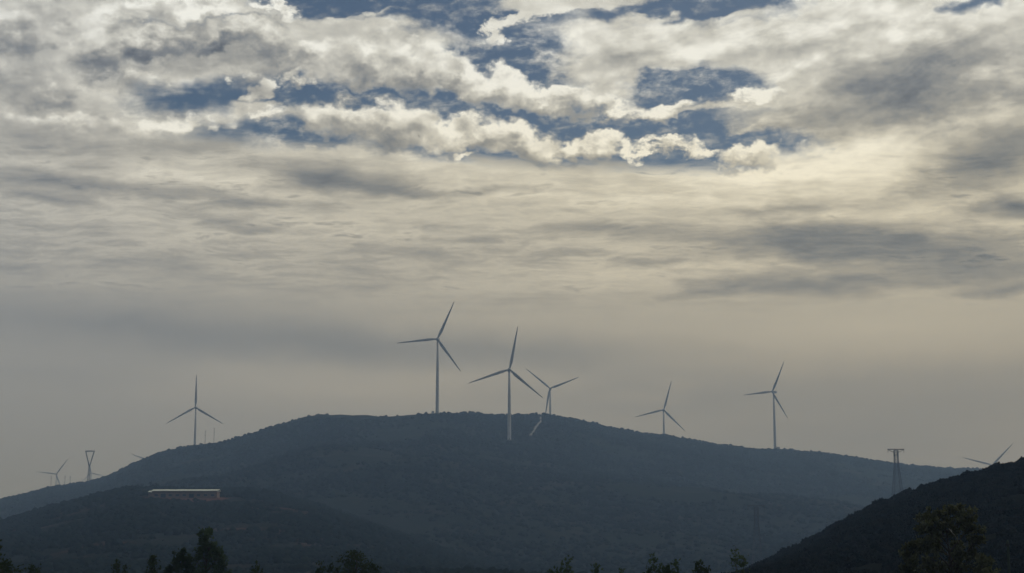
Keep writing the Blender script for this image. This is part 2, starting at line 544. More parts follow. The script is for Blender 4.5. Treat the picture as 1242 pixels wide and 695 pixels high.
def fbm(x, y, octv=5, gain=0.5):
    t, a = 0, 1.0
    for k in range(octv):
        t = t + a * vnoise(x + 17.3 * k, y - 9.1 * k)
        x, y, a = x * 2.03, y * 2.03, a * gain
    return t


def smooth01(t):
    t = np.clip(t, 0, 1)
    return t * t * (3 - 2 * t)


class Ridge:
    """hill whose crest passes through given picture points at given distances"""
    def __init__(self, pts, foot, back, rough, seed, shape, lower=0.0):
        P3 = [at(*p) for p in pts]
        a = np.array([math.atan2(p.x, p.y) for p in P3]); o = np.argsort(a)
        self.a = a[o]
        self.R = np.array([math.hypot(p.x, p.y) for p in P3])[o]
        self.Z = np.array([p.z for p in P3])[o] - lower
        self.foot, self.back, self.rough, self.seed, self.shape = foot, back, rough, seed, shape
        self.pads = []

    def crest(self, a):
        return np.interp(a, self.a, self.R), np.interp(a, self.a, self.Z)

    def h(self, X, Y):
        X, Y = np.asarray(X, float), np.asarray(Y, float)
        a, d = np.arctan2(X, Y), np.hypot(X, Y)
        R, Z = self.crest(a)
        t = np.clip((d - self.foot) / (R - self.foot), -0.2, 1)
        tp = np.clip(t, 0, 1)
        front = Z * (self.shape * tp ** 1.35 + (1 - self.shape) * smooth01(tp)) + np.minimum(t, 0) * 40
        u = np.clip(d - R, 0, None)
        z = np.where(d < R, front, Z - self.back * u * np.clip(u / 150, 0.15, 1))
        s = self.seed
        n = fbm(X / 420 + s, Y / 420 - s, 5) * 34 + fbm(X / 90 + s, Y / 90 + s, 3) * 5
        z = z + n * self.rough * np.clip((1 - tp) * 3.2, 0, 1) * np.clip(tp * 4, 0, 1)
        # small unevenness along the crest itself
        z = z + fbm(X / 45 + 3 * s, Y / 45, 3) * 1.6 * self.rough * np.clip(tp * 2, 0, 1)
        for (px, py, pz, pr) in self.pads:
            g = np.exp(-((X - px) ** 2 + (Y - py) ** 2) / (2 * pr * pr))
            z = np.maximum(z, np.where(g > 0.02, pz * g, -50))
        return np.maximum(z, -8.0)

    def hit(self, px, py, d0, d1):
        """point where a picture ray meets the slope"""
        r = ray(px, py); k = math.hypot(r.x, r.y)
        d = np.linspace(d0, d1, 4000)
        X, Y, Z = r.x / k * d, r.y / k * d, CAM.z + r.z / k * d
        below = np.nonzero(self.h(X, Y) >= Z)[0]
        i = below[0] if len(below) else int(np.argmin(Z - self.h(X, Y)))
        return Vector((X[i], Y[i], Z[i]))

    def mesh(self, name, mat, a0, a1, na, d0, d1, nd, label, bias=1.0):
        A = np.linspace(rad(a0), rad(a1), na)
        T = np.linspace(0, 1, nd) ** bias
        Dm = d0 + (d1 - d0) * T
        aa, dd = np.meshgrid(A, Dm)
        X, Y = np.sin(aa) * dd, np.cos(aa) * dd
        Z = self.h(X, Y)
        edge = np.minimum(smooth01((aa - A[0]) / rad(2.5)), smooth01((A[-1] - aa) / rad(2.5)))
        Z = (Z + 12) * edge - 12
        idx = np.arange(na * nd).reshape(nd, na)
        q = np.stack([idx[:-1, :-1], idx[:-1, 1:], idx[1:, 1:], idx[1:, :-1]], -1).reshape(-1, 4)
        o = mesh_obj(name, np.stack([X, Y, Z], -1).reshape(-1, 3), q, mat, smooth=True)
        tag(o, label, kind='structure')
        return o


MAIN = Ridge([(-420, 640, 2900), (-250, 622, 2850), (-100, 612, 2800), (0, 605, 2750), (30, 598, 2720), (60, 590, 2700), (110, 583, 2650), (130, 577, 2600), (160, 562, 2540), (190, 549, 2480), (215, 542, 2440),
              (240, 538, 2420), (270, 534, 2390), (300, 525, 2360), (335, 515, 2320), (370, 504, 2280), (390, 501, 2260), (430, 501, 2230), (470, 504, 2210), (500, 502, 2205), (528, 499, 2205), (560, 499, 2280), (600, 502, 2420),
              (640, 501, 2500), (670, 502, 2540), (700, 508, 2580), (740, 517, 2630), (780, 524, 2670), (805, 526, 2690), (840, 532, 2710), (880, 539, 2730), (920, 542, 2745), (960, 544, 2755), (1000, 548, 2780), (1050, 556, 2810),
              (1100, 563, 2840), (1140, 566, 2860), (1170, 567, 2880), (1203, 568, 2900), (1300, 560, 2950), (1450, 575, 3000), (1650, 610, 3000)],
             820, 0.22, 1.0, 3.7, 0.86, 1.6)
SPUR = Ridge([(-420, 690, 1251), (-250, 668, 1276), (-100, 648, 1294), (0, 631, 1311), (60, 617, 1320), (110, 604, 1333), (150, 594, 1341), (180, 593, 1346), (230, 595, 1350), (275, 595, 1350), (300, 594, 1346), (330, 599, 1304), (370, 609, 1260),
              (420, 625, 1239), (470, 643, 1220), (520, 660, 1215), (570, 676, 1205), (620, 691, 1190), (680, 706, 1170), (760, 722, 1150)],
             470, 0.30, 0.42, 11.2, 0.35)
NEAR = Ridge([(1650, 560, 429), (1500, 540, 422), (1330, 548, 419), (1241, 559, 416), (1207, 564, 416), (1190, 571, 417), (1160, 578, 419), (1135, 584, 421), (1120, 591, 422), (1095, 601, 426), (1060, 613, 429), (1040, 623, 432), (1015, 635, 434), (1000, 646, 437),
              (980, 656, 446), (955, 668, 455), (932, 678, 462), (908, 689, 470), (885, 700, 478), (850, 714, 490), (800, 730, 495)],
             170, 0.30, 0.15, 23.9, 0.45, 1.0)

# turbines: hub pixel, blade length in pixels, phase (deg clockwise from up), yaw (deg), label
TURB = [
    (530.5, 411, 50.2, 24.5, 4, 'tallest-looking grey wind turbine standing on the hill crest, cabinet beside its base'),
    (618, 448, 53.8, 11, -3, 'grey wind turbine whose pale tower stands on the slope below the crest'),
    (667, 471, 38.2, 310, 6, 'wind turbine with a blade pointing down its tower, behind the concrete track'),
    (805, 497, 36.4, 16, 2, 'wind turbine half hidden behind the crest, between two turbines on the falling ridge'),
    (936.5, 475, 40.0, 28, 40, 'wind turbine turned sideways with its nacelle showing on the falling ridge'),
    (237, 494, 39.6, 0.5, 2, 'wind turbine with one blade straight up, beside two thin masts'),
    (68, 575, 22.4, 37, 0, 'far hazy wind turbine low behind the ridge, between thin masts'),
    (110.6, 573.5, 17.5, 345, 0, 'far hazy wind turbine directly behind the Y-shaped pylon'),
    (192, 562.7, 34.0, 290, 0, 'wind turbine hidden behind the ridge with only one blade tip showing'),
    (1203.4, 564.2, 35.0, 45, 3, 'wind turbine with two blades rising behind the dark scrubby hill'),
]
BLADE = 55.0
SIZE = {6: 0.85, 7: 0.60}                      # the far ones are a smaller make
spots = []
for i, (px, py, rp, ph, yaw, lab) in enumerate(TURB):
    sc = SIZE.get(i, 1.0)
    d = BLADE * sc / rp * FPX
    hub = at(px, py, d)
    if i in (2, 3, 5, 6, 7, 8, 9):
        MAIN.pads.append((hub.x, hub.y, hub.z - 95 * sc, 260 if d < 4000 else 500))
    spots.append(hub)

ground_v, ground_f = [], []
G, NG = 11000.0, 44
for j in range(NG + 1):
    for i in range(NG + 1):
        ground_v.append((-G + 2 * G * i / NG, -G + 2 * G * j / NG, 0.0))
for j in range(NG):
    for i in range(NG):
        k = j * (NG + 1) + i
        ground_f.append((k, k + 1, k + NG + 2, k + NG + 1))
ground = mesh_obj('ground', ground_v, ground_f, M_GROUND)
tag(ground, 'flat dark field ground around the hills', kind='structure')

shed_p = SPUR.hit(222.5, 604, 1000, 1352)
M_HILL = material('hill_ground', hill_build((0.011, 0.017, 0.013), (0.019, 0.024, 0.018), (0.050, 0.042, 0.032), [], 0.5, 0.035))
M_SPUR = material('spur_ground', hill_build((0.010, 0.015, 0.012), (0.018, 0.021, 0.016), (0.15, 0.075, 0.060), [(shed_p.x + 4, shed_p.y - 10, 40)], 0.22, 0.05))
M_NEAR = material('near_hill_ground', hill_build((0.006, 0.009, 0.008), (0.012, 0.014, 0.011), (0.030, 0.022, 0.018), [], 0.65, 0.12))

# level bench for the long shed
_sh = SPUR.h
def spur_h(X, Y):
    z = _sh(X, Y)
    X, Y = np.asarray(X, float), np.asarray(Y, float)
    w = smooth01((46 - np.abs(X - shed_p.x)) / 12) * smooth01((Y - (shed_p.y - 10)) / 6) * smooth01((shed_p.y + 18 - Y) / 8)
    return z * (1 - w) + shed_p.z * w
SPUR.h = spur_h

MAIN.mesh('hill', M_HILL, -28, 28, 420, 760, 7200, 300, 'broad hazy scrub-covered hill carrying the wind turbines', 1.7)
SPUR.mesh('hill', M_SPUR, -28, 6, 260, 420, 1800, 220, 'lower dark spur of hill carrying the long shed')
NEAR.mesh('hill', M_NEAR, 4, 29, 260, 145, 700, 180, 'dark near hillside with rough scrub rising beside the broadleaf tree')

# concrete track on the main hill
tp = [MAIN.hit(*p, 1500, 2600) for p in ((655.6, 505), (656.2, 511), (652, 516.5), (648, 522), (643, 529))]
tp.insert(0, at(656, 502, math.hypot(tp[0].x, tp[0].y) + 30))
path = []
for p, q in zip(tp, tp[1:]):
    for k in range(6): path.append(p.lerp(q, k / 6))
path.append(tp[-1])
tv, tf = [], []
for i, p in enumerate(path):
    t = (path[min(i + 1, len(path) - 1)] - path[max(i - 1, 0)]); t.z = 0; t.normalize()
    s = Vector((t.y, -t.x, 0)) * 1.15
    for q in (p - s, p + s):
        tv.append((q.x, q.y, float(MAIN.h(q.x, q.y)) + 1.2))
    if i: k = 2 * i; tf.append((k - 2, k - 1, k + 1, k))
nt = len(tv)
tv += [(x, y, z - 2.5) for x, y, z in tv]
tf += [(2 * i, 2 * i + 2, 2 * i + 2 + nt, 2 * i + nt) for i in range(len(path) - 1)] + [(2 * i + 1, 2 * i + 1 + nt, 2 * i + 3 + nt, 2 * i + 3) for i in range(len(path) - 1)]
track = mesh_obj('track', tv, tf, M_TRACK)
tag(track, 'pale concrete track bending down from the hill crest', kind='structure')

# ---------------------------------------------------------------- wind turbines
def blade_mesh():
    """root along +Z; chord in X, thickness in Y; twisted and tapered"""
    bm = bmesh.new()
    st = [(0.0, 2.1, 2.1, 0), (1.6, 2.1, 2.1, 0), (5, 2.9, 1.5, 22), (10, 4.0, 1.05, 18), (16, 3.7, 0.8, 12), (26, 2.9, 0.55, 7), (38, 2.05, 0.36, 3), (48, 1.35, 0.22, 1), (53.3, 0.8, 0.13, 0), (54.9, 0.25, 0.06, 0)]
    rs = []
    for z, c, th, tw in st:
        ring = []
        for k in range(12):
            t = 2 * math.pi * k / 12
            x = math.cos(t) * c / 2
            y = math.sin(t) * th / 2 * (1.0 if c - th < 0.2 else (0.75 + 0.45 * math.cos(t)))
            x += 0.18 * (c - 2.1) if z > 2 else 0
            a = rad(tw)
            ring.append(bm.verts.new((x * math.cos(a) - y * math.sin(a), x * math.sin(a) + y * math.cos(a) - 0.0007 * z * z, z)))
        rs.append(ring)
    for a, b in zip(rs, rs[1:]):
        for k in range(12):
            j = (k + 1) % 12
            bm.faces.new((a[k], a[j], b[j], b[k]))
    bm.faces.new(rs[0][::-1]); bm.faces.new(rs[-1])
    return bm


proto = {}
def turbine(i):
    px, py, rp, ph, yaw, lab = TURB[i]
    hub = spots[i]
    X, Y = hub.x, hub.y
    yw = rad(yaw)
    # tower stands a little behind the rotor plane
    sc = SIZE.get(i, 1.0)
    bx, by = X + math.sin(yw) * 4.6 * sc, Y + math.cos(yw) * 4.6 * sc
    bz = float(MAIN.h(bx, by)) - 0.4
    Ht = (hub.z - bz) / sc - 1.6
    root = empty('wind_turbine', (bx, by, bz), -yw)
    root.scale = (sc, sc, sc)
    tag(root, lab, 'wind turbine', 'wind turbines on the hills')
    bm = bmesh.new()
    rings(bm, [(-1.5, 2.35), (0, 2.35), (Ht * 0.33, 2.1), (Ht * 0.66, 1.75), (Ht, 1.35)], seg=24)
    tower = bm_obj('tower', bm, M_TOWER, root, True)
    bm = bmesh.new(); rings(bm, [(-0.2, 3.0), (1.4, 3.0), (1.5, 2.3)], seg=24)
    bm_obj('foundation', bm, M_TRACK, root)
    for zz in (0.33, 0.66):
        bm = bmesh.new(); r = 2.1 if zz < 0.5 else 1.75
        rings(bm, [(Ht * zz - 0.15, r + 0.07), (Ht * zz + 0.15, r + 0.07)], seg=24)
        bm_obj('flange', bm, M_TOWER, tower)
    bm = bmesh.new(); box(bm, (-0.5, -2.46, 1.6), (0.5, -2.28, 3.8), 0.05)
    bm_obj('door', bm, M_BOXPAINT, tower)
    bm = bmesh.new(); box(bm, (-1.9, -2.6, Ht - 0.2), (1.9, 7.8, Ht + 3.6), 0.6)
    nac = bm_obj('nacelle', bm, M_BLADE, root, True)
    bm = bmesh.new(); bar(bm, (0.6, 6.6, Ht + 3.5), (0.6, 6.6, Ht + 5.4), 0.07)
    bar(bm, (0.1, 6.6, Ht + 5.2), (1.1, 6.6, Ht + 5.2), 0.06)
    bm_obj('weather_mast', bm, M_STEEL, nac)
    bm = bmesh.new()
    rings(bm, [(-6.9, 0.15), (-6.7, 0.75), (-6.0, 1.35), (-4.8, 1.75), (-3.2, 1.8), (-2.5, 1.6)], axis='Y', seg=20)
    hb = bm_obj('hub', bm, M_BLADE, root, True)
    hb.location = (0, 0, Ht + 1.6)
    for k in range(3):
        if 'blade' not in proto:
            b = bm_obj('blade', blade_mesh(), M_BLADE, root, True); proto['blade'] = b
        else:
            b = proto['blade'].copy(); COL.objects.link(b); b.parent = root
        b.location = (0, -4.6, Ht + 1.6)
        b.rotation_euler = (0, rad(ph + 120 * k), 0)
    return root


for i in range(len(TURB)): turbine(i)


def cabinet(px, off, size, label):
    h = at(px, 500, math.hypot(off[0], off[1]))
    x, y = h.x, h.y
    z = float(MAIN.h(x, y)) - 0.5
    t = empty('transformer_cabinet', (x, y, z))
    w, dp, hh = size
    bm = bmesh.new(); box(bm, (-w / 2, -dp / 2, 0), (w / 2, dp / 2, hh), 0.1); bm_obj('body', bm, M_BOXPAINT, t)
    bm = bmesh.new(); box(bm, (-w / 2 - .2, -dp / 2 - .2, hh - .02), (w / 2 + .2, dp / 2 + .2, hh + .3), 0.05); bm_obj('roof', bm, M_TOWER, t)
    bm = bmesh.new(); box(bm, (-w / 2 + .3, -dp / 2 - .06, .4), (-.05, -dp / 2 + .02, hh - .4)); bm_obj('door', bm, M_TOWER, t)
    bm = bmesh.new(); box(bm, (.05, -dp / 2 - .06, .4), (w / 2 - .3, -dp / 2 + .02, hh - .4)); bm_obj('door', bm, M_TOWER, t)
    tag(t, label, 'cabinet')


cabinet(525, (0, 2196), (3.4, 2.6, 3.4), 'small cabinet on the crest beside the tallest turbine base')
cabinet(942.5, (0, 2742), (5.5, 3.0, 3.2), 'small cabinet on the falling ridge beside the sideways turbine base')

# ---------------------------------------------------------------- steel pylons
def lattice(bm_of, a, b, n):
    """zig-zag bracing between two chords given as functions of t"""
    for k in range(n):
        t0, t1 = k / n, (k + 1) / n
        bar(bm_of, a(t0), b(t1), 0.10); bar(bm_of, b(t0), a(t1), 0.10)


def strut_tower(root, levels, w_leg, name_leg='leg'):
    """four-legged lattice body; levels = [(z, half width)]"""
    br = bmesh.new()
    for sx in (-1, 1):
        for sy in (-1, 1):
            bm = bmesh.new()
            for (z0, h0), (z1, h1) in zip(levels, levels[1:]):
                bar(bm, (sx * h0, sy * h0, z0), (sx * h1, sy * h1, z1), w_leg)
            bm_obj(name_leg, bm, M_STEEL, root)
    for (z0, h0), (z1, h1) in zip(levels, levels[1:]):
        for s in (-1, 1):
            for f in (lambda a, h, z: (a * h, s * h, z), lambda a, h, z: (s * h, a * h, z)):
                bar(br, f(-1, h0, z0), f(1, h1, z1), 0.13); bar(br, f(1, h0, z0), f(-1, h1, z1), 0.13)
                bar(br, f(-1, h1, z1), f(1, h1, z1), 0.13)
    bm_obj('bracing', br, M_STEEL, root)


def t_pylon(px, top_py, d, arm, label, hill, w_leg=0.3):
    p = at(px, top_py, d)
    z0 = float(hill.h(p.x, p.y)) - 0.5
    H = p.z - z0
    root = empty('pylon', (p.x, p.y, z0), rad(4))
    tag(root, label, 'pylon', 'pylons on the hillsides')
    zt = H - 1.5
    hw = lambda below: arm * (0.105 + 0.0062 * max(0.0, below - arm * .8))
    lv = [(z, hw(zt - z)) for z in (0, H * .16, H * .3, H * .42, H * .53, H * .63, H * .72, H * .80, H * .88)] + [(zt, hw(0))]
    strut_tower(root, lv, w_leg)
    bm = bmesh.new()
    for s in (-1, 1):
        bar(bm, (-arm / 2, s * .4, zt + .6), (arm / 2, s * .4, zt + .6), w_leg * .8)
        for e in (-1, 1):
            bar(bm, (e * arm / 2, s * .4, zt + .6), (e * hw(0), s * hw(0), zt - arm * .13), w_leg * .5)
        for q in range(8):
            x0, x1 = -arm / 2 + arm * q / 8, -arm / 2 + arm * (q + 1) / 8
            bar(bm, (x0, s * .4, zt + .6), ((x0 + x1) / 2, s * .4, zt + 1.4), 0.09); bar(bm, ((x0 + x1) / 2, s * .4, zt + 1.4), (x1, s * .4, zt + .6), 0.09)
    bm_obj('cross_arm', bm, M_STEEL, root)
    for x in (-arm / 2 + .3, 0.0, arm / 2 - .3):
        bm = bmesh.new(); rings(bm, [(zt - 1.9, .12), (zt - 1.3, .2), (zt - .7, .12), (zt - .1, .2), (zt + .5, .1)], seg=8)
        for v in bm.verts: v.co.x += x
        bm_obj('insulator', bm, M_DARK, root)
    return root


def y_pylon(px, top_py, waist_py, d, arm, label, hill):
    p = at(px, top_py, d); wz = at(px, waist_py, d).z
    z0 = float(hill.h(p.x, p.y)) - 0.5
    H, W = p.z - z0, wz - z0
    root = empty('pylon', (p.x, p.y, z0), rad(-3))
    tag(root, label, 'pylon', 'pylons on the hillsides')
    strut_tower(root, [(0, 1.9), (W * .3, 1.6), (W * .6, 1.3), (W * .85, 1.0), (W, 0.8)], 0.24)
    for s in (-1, 1):
        bm = bmesh.new()
        xt = s * arm * .42
        for sy in (-.7, .7):
            bar(bm, (s * 0.2, sy, W), (xt - s * .5, sy, H - 1), 0.2); bar(bm, (s * 0.9, sy, W), (xt + s * .5, sy, H - 1), 0.2)
            lattice(bm, lambda t: Vector((s * .2, sy, W)).lerp(Vector((xt - s * .7, sy, H - 1)), t), lambda t: Vector((s * .9, sy, W)).lerp(Vector((xt + s * .7, sy, H - 1)), t), 7)
        bar(bm, (xt, 0, H - 1), (xt + s * .6, 0, H + 2.2), 0.3)
        bm_obj('fork', bm, M_STEEL, root)
    bm = bmesh.new()
    for sy in (-.6, .6):
        bar(bm, (-arm / 2, sy, H - 1), (arm / 2, sy, H - 1), 0.28); bar(bm, (-arm / 2, sy, H - 1), (-arm * .3, sy, H + .6), 0.2)
        bar(bm, (arm / 2, sy, H - 1), (arm * .3, sy, H + .6), 0.2); bar(bm, (-arm * .3, sy, H + .6), (arm * .3, sy, H + .6), 0.24)
        for q in range(8):
            x0, x1 = -arm * .4 + arm * .8 * q / 8, -arm * .4 + arm * .8 * (q + 1) / 8
            bar(bm, (x0, sy, H - 1), ((x0 + x1) / 2, sy, H + .6), 0.12); bar(bm, ((x0 + x1) / 2, sy, H + .6), (x1, sy, H - 1), 0.12)
    bm_obj('cross_arm', bm, M_STEEL, root)
    return root


def pylon_dist(px, py, height, hill, d0, d1):
    best = min(np.linspace(d0, d1, 300), key=lambda d: abs(at(px, py, d).z - float(hill.h(at(px, py, d).x, at(px, py, d).y)) - height))
    return float(best)


t_pylon(1086.5, 544, 1400, 14.0, 'dark lattice pylon with flat cross arm between the near dark hill and far ridge', MAIN, w_leg=0.26)
t_pylon(917, 612, pylon_dist(917, 612, 38, MAIN, 1000, 2000), 11, 'faint hazy pylon low on the slope at the foot of the near hill', MAIN, w_leg=0.16)
y_pylon(109.2, 547, 565, 2660, 15.5, 'Y-shaped lattice pylon on the low ridge in front of a far turbine', MAIN)


def mast(px, top_py, base_py, d, label):
    p = at(px, top_py, d)
    z0 = float(MAIN.h(p.x, p.y)) - 0.5
    root = empty('mast', (p.x, p.y, z0))
    tag(root, label, 'mast', 'thin masts along the ridge')
    H = p.z - z0
    bm = bmesh.new(); bar(bm, (0, 0, 0), (0, 0, H), 0.45, 0.25, 6); bm_obj('pole', bm, M_STEEL, root)
    for q in (0.97, 0.88):
        bm = bmesh.new(); bar(bm, (-1.6, -0.3, H * q), (1.6, -0.3, H * q), 0.16); bm_obj('cross_arm', bm, M_STEEL, root)


mast(249.2, 522, 533, 2560, 'shorter of two thin masts beside the turbine with a blade straight up')
mast(260, 518.5, 532, 2540, 'taller of two thin masts beside the turbine with a blade straight up')
mast(62.3, 577, 588, 2800, 'thin mast at the downhill side of the far hazy turbine')
mast(79, 577, 586, 2790, 'thin mast standing close behind the tower of the far turbine')
mast(85.3, 577.5, 585, 2780, 'thin mast midway between the far turbine and the Y-shaped pylon')

# ---------------------------------------------------------------- long shed on the spur
shed = empty('long_shed', (shed_p.x, shed_p.y + 2, shed_p.z - 0.2), rad(-1.0))
tag(shed, 'long low shed with pale metal roof and reddish wall on the spur', 'shed')
L2, W2, HW = 23.9, 5.6, 4.7
L1 = -L2 + 2.6
bm = bmesh.new(); box(bm, (L1, -W2 + .5, 0), (L2, W2 - .5, HW)); bm_obj('wall', bm, M_WALL, shed)
bm = bmesh.new(); box(bm, (-L2, -W2 + 1.0, 0), (L1 - .05, W2 - 1.0, HW - .8)); bm_obj('annex_wall', bm, M_WALL, shed)


def gable(x0, x1, hw, ze, rise, th):
    bm = bmesh.new()
    sec = [(-hw, ze), (0, ze + rise), (hw, ze), (hw, ze - th), (0, ze + rise - th), (-hw, ze - th)]
    a = [bm.verts.new((x0, y, z)) for y, z in sec]; b = [bm.verts.new((x1, y, z)) for y, z in sec]
    for i in range(6):
        j = (i + 1) % 6
        bm.faces.new((a[i], a[j], b[j], b[i]))
    for r in (a, b):
        bm.faces.new((r[0], r[1], r[4], r[5])); bm.faces.new((r[1], r[2], r[3], r[4]))
    return bm


for k in range(8):                                    # roof sheets, each lapped a little over the next
    x0 = L1 - 0.4 + (L2 - L1 + 1.2) * k / 8; x1 = L1 - 0.4 + (L2 - L1 + 1.2) * (k + 1) / 8 - 0.06
    bm_obj('roof_sheet', gable(x0, x1, W2 + .4, HW + .30 + 0.04 * (k % 2) + 0.02 * math.sin(k * 2.1), 1.25, .2), M_ROOF, shed)
bm_obj('annex_roof', gable(-L2 - .4, L1 - .5, W2 - .4, HW - .45, 1.15, .18), M_ROOF, shed)
for k in range(9):
    x = L1 + 3 + (L2 - L1 - 6) * k / 8
    w = 1.7 if k % 4 == 1 else 1.1
    bm = bmesh.new()
    if k % 4 == 1:
        box(bm, (x - w, -W2 + .40, 0.05), (x + w, -W2 + .52, 2.9)); bm_obj('door', bm, M_DARK, shed)
    else:
        box(bm, (x - w, -W2 + .40, 1.4), (x + w, -W2 + .52, 2.6)); wn = bm_obj('window', bm, M_DARK, shed)
        bm = bmesh.new(); box(bm, (x - w - .15, -W2 + .28, 1.2), (x + w + .15, -W2 + .5, 1.38)); bm_obj('sill', bm, M_TRACK, wn)

# ---------------------------------------------------------------- scrub on the hills (uncountable: one mass for each hill)
def scrub_nodes(name, mat, detail, disp, leafy):
    g = bpy.data.node_groups.new(name, 'GeometryNodeTree')
    g.interface.new_socket('Geometry', in_out='INPUT', socket_type='NodeSocketGeometry')
    g.interface.new_socket('Geometry', in_out='OUTPUT', socket_type='NodeSocketGeometry')
    N, Lk = g.nodes, g.links
    gi, go = N.new('NodeGroupInput'), N.new('NodeGroupOutput')
    ico = N.new('GeometryNodeMeshIcoSphere'); ico.inputs['Radius'].default_value = 1.0; ico.inputs['Subdivisions'].default_value = detail
    nz = N.new('ShaderNodeTexNoise'); nz.inputs['Scale'].default_value = 1.9; nz.inputs['Detail'].default_value = 3; nz.inputs['Roughness'].default_value = 0.75
    sub = N.new('ShaderNodeVectorMath'); sub.operation = 'SUBTRACT'; sub.inputs[1].default_value = (0.5, 0.5, 0.5)
    sc = N.new('ShaderNodeVectorMath'); sc.operation = 'SCALE'; sc.inputs['Scale'].default_value = disp
    Lk.new(nz.outputs['Color'], sub.inputs[0]); Lk.new(sub.outputs[0], sc.inputs[0])
    sp = N.new('GeometryNodeSetPosition'); Lk.new(ico.outputs['Mesh'], sp.inputs['Geometry']); Lk.new(sc.outputs[0], sp.inputs['Offset'])
    last = sp.outputs[0]
    if leafy:
        ex = N.new('GeometryNodeExtrudeMesh'); ex.mode = 'FACES'; ex.inputs['Offset Scale'].default_value = 0.34
        rv = N.new('FunctionNodeRandomValue'); rv.data_type = 'FLOAT'; rv.inputs[2].default_value = 0.0; rv.inputs[3].default_value = 0.45
        Lk.new(rv.outputs[1], ex.inputs['Offset Scale']); Lk.new(last, ex.inputs['Mesh'])
        se = N.new('GeometryNodeScaleElements'); se.inputs['Scale'].default_value = 0.25
        Lk.new(ex.outputs['Mesh'], se.inputs['Geometry']); Lk.new(ex.outputs['Top'], se.inputs['Selection'])
        last = se.outputs[0]
    sm = N.new('GeometryNodeSetMaterial'); sm.inputs['Material'].default_value = mat; Lk.new(last, sm.inputs['Geometry'])
    iop = N.new('GeometryNodeInstanceOnPoints'); Lk.new(gi.outputs[0], iop.inputs['Points']); Lk.new(sm.outputs[0], iop.inputs['Instance'])
    rr = N.new('FunctionNodeRandomValue'); rr.data_type = 'FLOAT_VECTOR'; rr.inputs[0].default_value = (-0.25, -0.25, 0); rr.inputs[1].default_value = (0.25, 0.25, 6.28)
    Lk.new(rr.outputs[0], iop.inputs['Rotation'])
    at_ = N.new('GeometryNodeInputNamedAttribute'); at_.data_type = 'FLOAT_VECTOR'; at_.inputs['Name'].default_value = 'size'
    Lk.new(at_.outputs[0], iop.inputs['Scale'])
    Lk.new(iop.outputs[0], go.inputs[0])
    return g


def scrub(name, label, hill, n, a0, a1, d0, d1, smin, smax, mat, detail=2, disp=0.9, leafy=False, clump=0.0, avoid=(), cs=60.0, grow=()):
    a = rad(a0) + (rad(a1) - rad(a0)) * rng.random(n)
    d = np.sqrt(d0 ** 2 + (d1 ** 2 - d0 ** 2) * rng.random(n))
    R, _ = hill.crest(a)
    X, Y = np.sin(a) * d, np.cos(a) * d
    keep = (d < R + 40) & (fbm(X / cs + 5, Y / cs, 3) + rng.random(n) * 0.5 > clump)
    for (x, y, r) in avoid: keep &= np.hypot(X - x, Y - y) > r
    X, Y = X[keep], Y[keep]
    Z = hill.h(X, Y)
    s = smin + (smax - smin) * rng.random(len(X)) ** 2.2
    gk = np.ones(len(s))
    for (x, y, r, k) in grow: gk = np.maximum(gk, 1 + (k - 1) * np.exp(-((X - x) ** 2 + (Y - y) ** 2) / (r * r)))
    s = s * gk
    sz = np.stack([s * (0.8 + .5 * rng.random(len(s))), s * (0.8 + .5 * rng.random(len(s))), s * (0.55 + .6 * rng.random(len(s)))], -1)
    Z = Z + sz[:, 2] * 0.25
    me = bpy.data.meshes.new(name)
    me.vertices.add(len(X))
    me.vertices.foreach_set('co', np.stack([X, Y, Z], -1).astype(np.float32).ravel())
    at_ = me.attributes.new('size', 'FLOAT_VECTOR', 'POINT')
    at_.data.foreach_set('vector', sz.astype(np.float32).ravel())
    me.materials.append(mat)
    o = bpy.data.objects.new(name, me); COL.objects.link(o)
    tag(o, label, kind='stuff')
    md = o.modifiers.new('scatter', 'NODES'); md.node_group = scrub_nodes(name, mat, detail, disp, leafy)
    return o


clear = [(p.x, p.y, 5.5) for p in path] + [(spots[1].x, spots[1].y, 13), (spots[0].x, spots[0].y, 9), (spots[4].x, spots[4].y, 9)]
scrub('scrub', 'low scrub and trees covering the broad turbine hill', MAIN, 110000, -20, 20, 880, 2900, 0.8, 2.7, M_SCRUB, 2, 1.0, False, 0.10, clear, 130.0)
cl = SPUR.hit(312, 603, 1000, 1352); cl2 = SPUR.hit(150, 600, 1000, 1352)
scrub('scrub', 'dark scrub and small trees covering the spur around the long shed', SPUR, 44000, -20, 4, 480, 1390, 0.6, 2.5, M_SCRUB, 2, 1.0, False, 0.06,
      [(shed_p.x + q, shed_p.y + w, 8.5) for q in range(-27, 34, 6) for w in (-19, -10, 0, 9)], 34.0, [(cl.x, cl.y, 20, 2.3), (cl2.x, cl2.y, 16, 1.7)])
rs = random.Random(5)
tufts = []
for k in range(46):
    a_ = rad(rs.uniform(8.5, 19)); R_ = float(NEAR.crest(a_)[0]); d_ = R_ - (rs.uniform(-6, 10) if k % 2 else rs.uniform(10, 160))
    tufts.append((math.sin(a_) * d_, math.cos(a_) * d_, rs.uniform(1.4, 3.0), rs.uniform(1.3, 2.1)))
scrub('scrub', 'dark rough scrub covering the near hillside', NEAR, 52000, 5, 20, 180, 470, 0.2, 0.95, M_SCRUB_DRY, 2, 1.0, True, 0.10, (), 15.0, tufts)

# ---------------------------------------------------------------- foreground trees
def limb_mesh(segs, sides=6):
    bm = bmesh.new()
    for a, b, r0, r1 in segs: bar(bm, a, b, r0, r1, sides)
    return bm


